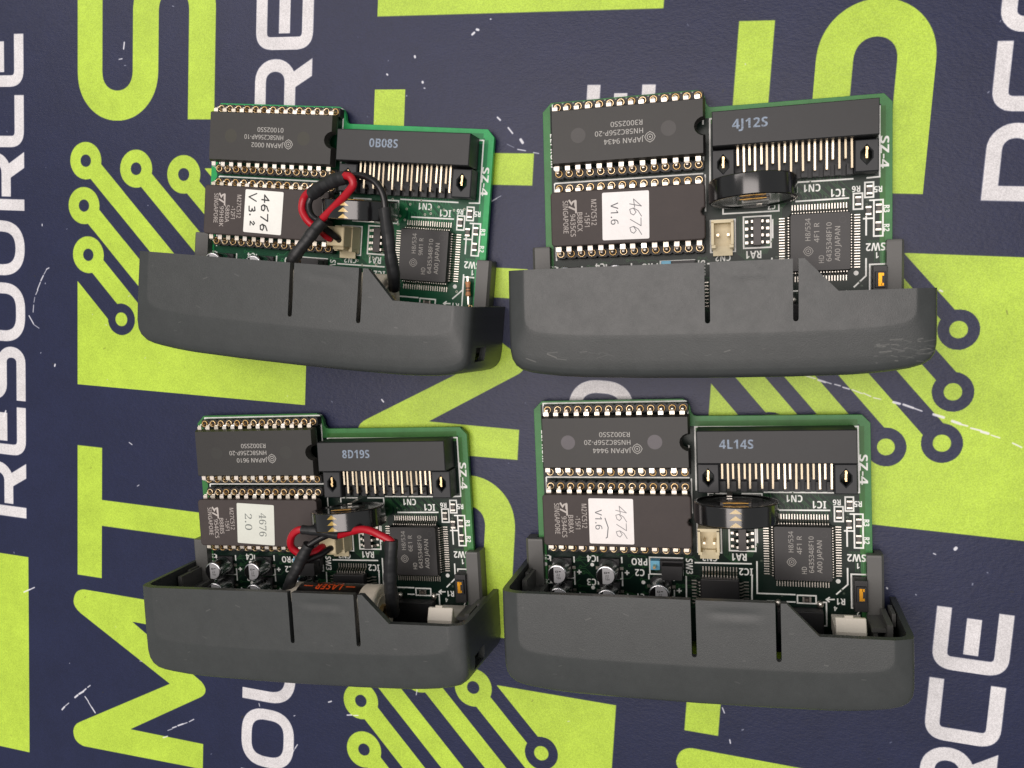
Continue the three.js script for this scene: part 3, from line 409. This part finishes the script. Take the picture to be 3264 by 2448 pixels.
  // battery socket
  const hd = put(root, 'battery_header', headerGeo, M.cream, 38.2, 31.9, -2.75);
  for (const x of [37.2, 39.5]) put(hd, 'header_pin', box(0.55, 0.55, 4), M.tinGold, x, 32, 0);
  if (o.plug) { const pl = put(root, 'battery_plug', plugGeo, M.nylon, 38.1, 31.6, 0, 'beige two-way plug with wires'); for (const x of [36.9, 39.2]) put(pl, 'plug_bore', boreGeo, M.hole, x, 32.3, 6.55); }
  // coin-shaped back-up capacitor
  const [cx, cy, cz, lean, yaw] = o.coin, coin = put(root, 'coin_capacitor', coinGeo, o.plainCoin ? coinPlain : o.recent ? coinPale : coinGold, cx, cy, cz, 'black wrapped coin capacitor standing on its rim');
  coin.rotation.set(Math.PI / 2 + lean, 0, 0); coin.rotation.order = 'YXZ'; coin.rotation.y = yaw;
  for (const s of [-1, 1]) { const t = new THREE.Mesh(tabGeo, M.film); t.name = 'terminal_tab'; t.position.set(0, s * 2.25 * S, 0); coin.add(t); const u = new THREE.Mesh(tabGoldGeo, M.goldDark); u.name = 'terminal_weld'; u.position.set(0, s * 2.45 * S, -3.4 * S); coin.add(u); }
  for (const s of [-1, 1]) put(root, 'coin_leg', merged([rawBox(1.2, 0.2, 6)]), M.tin, cx + s * 1.5, cy + s * 2.5, -0.2);
  if (o.battery) {
    const bt = put(root, 'battery', batteryGeo, o.batteryMat, o.battery[0], o.battery[1], o.battery[2], o.batteryLabel); 
    put(bt, 'insulating_ring', ringGeo, M.batteryWhite, o.battery[0], o.battery[1], o.battery[2]); put(bt, 'terminal', terminalGeo, M.gold, o.battery[0], o.battery[1], o.battery[2]);
  }
  if (o.white) { const wc = put(root, 'white_connector', whiteGeo, M.ivory, 0, 0, 0, 'ivory plastic connector with a sloping top'); put(wc, 'connector_key', merged([rawBox(1.8, 0.7, 0.5, 68.6, 46.5, 7.8)]), M.ivory); }
  for (const [n, r, mat, pts] of o.wires ?? []) put(root, n, tube(pts, r, n === 'heat_shrink_sleeve' ? 0.055 : 0.012), mat, 0, 0, ZM);
  return root;
}
M.tinGold = std(0xc9bda6, 0.32, 1);
const cpuGeo = mm(planar(plate(roundRect(52.95, 27.9, 66.15, 41.1, 0.5, 2), 2.6, { bevel: 0.25, bt: 0.9, seg: 1 }), 52.85, 27.8, 13.4, 13.4));
const arrayGeo = box(1.9, 6.3, 1.3, 0.12), logicGeo = box(9.1, 8.4, 2.2, 0.3), solderGeo = mm(new THREE.SphereGeometry(0.95, 12, 7, 0, 7, 0, Math.PI / 2).scale(0.85, 0.95, 1));
const jumperGeo = merged([rawBox(4.8, 3.4, 4.4, 0, 0, -1.6), rawBox(4.2, 0.5, 1.6, 0, 1.9, -2.2)]);
const wireResGeo = mm(new THREE.LatheGeometry([[0.01, 1.9], [0.55, 1.85], [0.72, 1.5], [0.58, 0.9], [0.58, -0.9], [0.72, -1.5], [0.55, -1.85], [0.01, -1.9]].reverse().map(([r, y]) => new THREE.Vector2(r, y)), 14).rotateX(Math.PI / 2));
const wireBandGeo = merged([0.5, -0.2].map((y) => { const g = new THREE.CylinderGeometry(0.61, 0.61, 0.3, 14); g.rotateX(Math.PI / 2); g.translate(0, 0, y); return g; }));
const wireLeadGeo = merged([rawBox(0.4, 1.5, 0.4, 0, -2.4, 0.1), rawBox(0.4, 2.2, 0.4, 0, 2.8, 0), rawBox(0.4, 0.4, 1.5, 0, 3.8, -0.7)]);
const eyeGeo = mm(new THREE.TorusGeometry(0.5, 0.22, 6, 14).rotateX(Math.PI / 2));
const headerGeo = merged([rawBox(5, 6.6, 0.8, 0, 0, 0.4), rawBox(5, 0.7, 4.4, 0, -3.0, 2.6), rawBox(0.6, 5.2, 4.4, -2.2, -0.3, 2.6), rawBox(0.6, 5.2, 4.4, 2.2, -0.3, 2.6), rawBox(0.9, 0.7, 4.2, -2.0, 2.7, 2.5), rawBox(0.9, 0.7, 4.2, 2.0, 2.7, 2.5), rawBox(4.4, 2.2, 0.5, 0, 3.6, 1.6)]);
const plugGeo = mm(mergeGeometries([plate(rectPts(-2.35, -2.55, 2.35, 2.3), 6.6, { bevel: 0.2, seg: 1 }).translate(0, 6.6, 0), plate(rectPts(-1.5, 2.1, 1.5, 3.1), 4, { bevel: 0.15, seg: 1 }).translate(0, 4.6, 0)]));
const boreGeo = mm((() => { const g = new THREE.CylinderGeometry(0.78, 0.78, 0.12, 14); return g; })());
const tabGeo = mm(new RoundedBoxGeometry(7, 0.4, 6, 2, 0.15)), tabGoldGeo = merged([rawBox(5.6, 0.5, 0.14, 0, -0.4, 0), rawBox(4.4, 0.5, 0.14, 0, 0.5, 0), rawBox(1, 1.7, 0.12, 0, 0, 0.02)]);
const coinPlain = coinMaterial('#131315'), coinGold = coinMaterial('#a98d3f'), coinPale = coinMaterial('#d6b878');
function batteryTexture(withName) {
  const c = canvas(512, 512), g = c.getContext('2d'); g.fillStyle = withName ? '#141110' : '#d9cdb9'; g.fillRect(0, 0, 512, 512);
  g.fillStyle = '#e3d8c6'; g.fillRect(0, 0, 72, 512); g.fillRect(418, 0, 94, 512);
  if (withName) { for (const y of [30, 272]) { g.fillStyle = '#f0561a'; write(g, 'LASER', 238, y, 30, { width: 150, turn: 180, bold: true }); g.fillRect(98, y - 3, 50, 5); g.fillRect(328, y - 3, 50, 5); for (let i = 0; i < 5; i++) { g.save(); g.translate(180 + i * 26, y - 30); g.transform(1, 0, -0.8, 1, 0, 0); g.fillRect(0, -3, 16, 6); g.restore(); } } }
  else { g.fillStyle = '#57514a'; for (const y of [90, 250, 410]) write(g, '3.6V', 452, y, 26, { turn: 180 }); }
  grain(c, 5, 3); return std(0xffffff, 0.34, 0, { map: tex(c) });
}
const batteryGeo = (() => { const g = new THREE.LatheGeometry([[0.01, -12.9], [6.4, -12.9], [7.1, -12.6], [7.25, -12], [7.25, 12], [7.1, 12.6], [6.6, 12.9], [5.8, 12.7], [0.01, 12.5]].map(([r, y]) => new THREE.Vector2(r, y)), 36); const p = g.attributes.position, uv = g.attributes.uv; for (let i = 0; i < p.count; i++) uv.setXY(i, (p.getY(i) + 13) / 26, 1 - uv.getX(i)); g.rotateZ(-Math.PI / 2); return mm(g); })();
const ringGeo = mm(new THREE.TorusGeometry(4.6, 0.35, 6, 24).rotateY(Math.PI / 2).translate(12.75, 0, 0)), terminalGeo = mm(new THREE.CylinderGeometry(2.4, 2.4, 1.2, 18).rotateZ(Math.PI / 2).translate(13, 0, 0));
const whiteGeo = (() => { const sh = new THREE.Shape([[49.6, -2.6], [49.6, 6.6], [46.7, 7.3], [46.7, 8], [49.5, 9.3], [51, 9.2], [53, 8.6], [53, -2.6]].map((p) => new THREE.Vector2(...p))), g = new THREE.ExtrudeGeometry(sh, { depth: 6.2, bevelEnabled: true, bevelSize: 0.15, bevelThickness: 0.15, bevelSegments: 1, bevelOffset: -0.15 }); g.rotateY(-Math.PI / 2); g.translate(72.1, 0, 0); return mm(g); })();

const sl = M.rubber;
module('TL', { at: [-135.43, -51.03], turn: 0.08114, recent: true, plug: true, label: 'grey-shelled memory module with bright green board, sticker 4676 V3.2 and red wire loop',
  plastic: plasticTop('0002', 'HN58C256AP-10', '01002SS0', '#2f2e24'), ceramic: ceramicTop('-12F1', '5880A', '99H8K'), cpu: processorTop('9M1 R'), connector: connectorTop('0B08S', 48.9), sticker: [16.2, 26.5, 11, 11, 1.2], stickerLabel: 'white sticker with 4676 V3.2 in black pen',
  coin: [44.6, 24.6, 6.9, 0.1, 0], battery: [43, 47.2, 11.5], batteryMat: batteryTexture(false), batteryLabel: 'cream lithium battery under the shell',
  wires: [['heat_shrink_sleeve', 1.5, sl, [[29.7, 44.5, 11], [30.2, 40.5, 13], [30.9, 38.4, 14.5], [32.1, 36.6, 14.5], [34.7, 32.7, 14], [38.4, 28.1, 14]]], ['red_wire', 0.95, M.red, [[37.8, 28.2, 14], [42.1, 24.7, 15.5], [46.1, 21.6, 17.5], [47.9, 19.6, 18.5], [47.1, 18.1, 18.5], [45.2, 17.7, 17.5]]],
    ['heat_shrink_sleeve', 1.65, sl, [[45.6, 17.9, 17], [41.3, 18.8, 15.5], [37.3, 20.4, 14], [34.3, 21.9, 12.5]]], ['red_wire', 0.95, M.red, [[36.2, 20.4, 13.2], [34.2, 21, 12.5], [31.6, 22.9, 11.5], [31.2, 25.6, 11.5], [32.9, 28.1, 12], [34.9, 29.5, 12], [37, 29.3, 13.6]]],
    ['black_wire', 0.8, M.wire, [[36, 20.8, 13], [34.4, 21.8, 12], [33.3, 24.2, 12], [34.5, 27, 12.8], [37.3, 28.6, 13.5]]], ['black_wire', 0.8, M.wire, [[43.5, 18.2, 16.4], [45, 17.9, 16.5], [49.5, 17.5, 17.5], [53.6, 19.1, 18.5], [55.6, 21.9, 18.5], [56.4, 25.3, 18.5], [56.8, 28, 18.5]]],
    ['heat_shrink_sleeve', 1.5, sl, [[56.1, 24.8, 18.5], [57, 28.9, 18.5], [57.7, 34.6, 17.5], [58.3, 39.5, 16], [57.2, 43.1, 12]]], ['black_wire', 0.85, M.wire, [[39.2, 32.3, 5], [38.9, 31.8, 7.2], [38.1, 31, 8.6], [37.3, 29.9, 11], [37.4, 28.9, 13.4]]], ['red_wire', 0.85, M.red, [[36.9, 32.3, 5], [36.5, 32.1, 7], [35.9, 31.3, 8.4], [35.9, 30.2, 11], [37, 29, 13.2]]]] });
module('TR', { at: [-44.54, -46.18], turn: -0.0313, scuffed: true, blueHeader: true, label: 'scuffed grey-shelled memory module marked 4J12S with no wires or battery',
  plastic: plasticTop('9434', 'HN58C256P-20', 'R3002SS0', '#3f3d3c'), ceramic: ceramicTop('-15F1', 'B88CX', '9435CS'), cpu: processorTop('4F1 R'), connector: connectorTop('4J12S', 44.5), sticker: [16.4, 26.6, 10.9, 11, 0.4], stickerLabel: 'white sticker with scribbled number above V1.6',
  plainCoin: true, coin: [44.9, 23.0, 6.9, -0.06, 0.03] });
module('BL', { at: [-143.66, 33.66], turn: -0.05385, blueHeader: true, plug: true, white: true, label: 'grey-shelled memory module with an orange lettered black battery and greenish sticker 4676 2.0',
  plastic: plasticTop('9610', 'HN58C256P-20', 'R3002SS0', '#2b2b28'), ceramic: ceramicTop('-15F1', 'B88BS', '9540CS'), cpu: processorTop('6E1 R'), connector: connectorTop('8D19S', 47.1), sticker: [16.1, 26.8, 11.2, 11, 3], stickerLabel: 'greenish white sticker stamped 4676 2.0',
  coin: [45, 23.9, 6.9, -0.06, 0.06], battery: [42, 47.6, 11.2], batteryMat: batteryTexture(true), batteryLabel: 'black battery with orange lettering and cream ends',
  wires: [['heat_shrink_sleeve', 1.5, sl, [[27.9, 46.9, 10], [29.1, 42.7, 12.5], [30.7, 39.4, 13.5], [34, 34.1, 14], [36.9, 29.4, 14]]], ['black_wire', 0.8, M.wire, [[36.3, 30, 14], [39.8, 28, 13], [43, 26.9, 12.5], [44.8, 26.8, 12]]],
    ['red_wire', 0.95, M.red, [[36.9, 32.3, 5], [36.8, 32, 7], [35.9, 32.6, 9], [33.2, 32.8, 11], [30.9, 30.7, 12], [31.6, 27.8, 13], [33.8, 25.9, 13.5], [36.7, 25.6, 13.5]]], ['heat_shrink_sleeve', 1.2, sl, [[35.1, 25.7, 13.5], [39.2, 26, 13.5], [44.5, 27.2, 12.5]]],
    ['red_wire', 0.95, M.red, [[43.4, 27, 12.4], [44.6, 27.2, 12.4], [48.6, 25.9, 14], [53.3, 24.9, 15.5], [57.5, 25.9, 16.5], [60.7, 27.8, 16.5], [60.6, 30, 16.5]]], ['heat_shrink_sleeve', 1.65, sl, [[60.6, 27.2, 16.5], [60.1, 32.1, 16.5], [59.1, 37.9, 15.5], [58.4, 42.8, 13.5], [57.4, 47.4, 11]]],
    ['black_wire', 0.8, M.wire, [[39.2, 32.3, 5], [38.9, 32.4, 7], [37.6, 33.3, 9], [35.5, 34, 11], [33.9, 34.4, 13.4]]]] });
module('BR', { at: [-46.63, 26.72], turn: -0.04666, blueHeader: true, white: true, label: 'grey-shelled memory module marked 4L14S with an ivory connector, no wires or battery',
  plastic: plasticTop('9444', 'HN58C256P-20', 'R3002SS0', '#5a565a'), ceramic: ceramicTop('-15F1', 'B88AX', '9344CS'), cpu: processorTop('4F1 R'), connector: connectorTop('4L14S', 45.2), sticker: [15.5, 26.6, 10.8, 11.1, 0.2], stickerLabel: 'white sticker with struck-through number and V1.6',
  coin: [44.8, 23.0, 6.9, -0.05, 0] });

renderer.render(scene, camera);
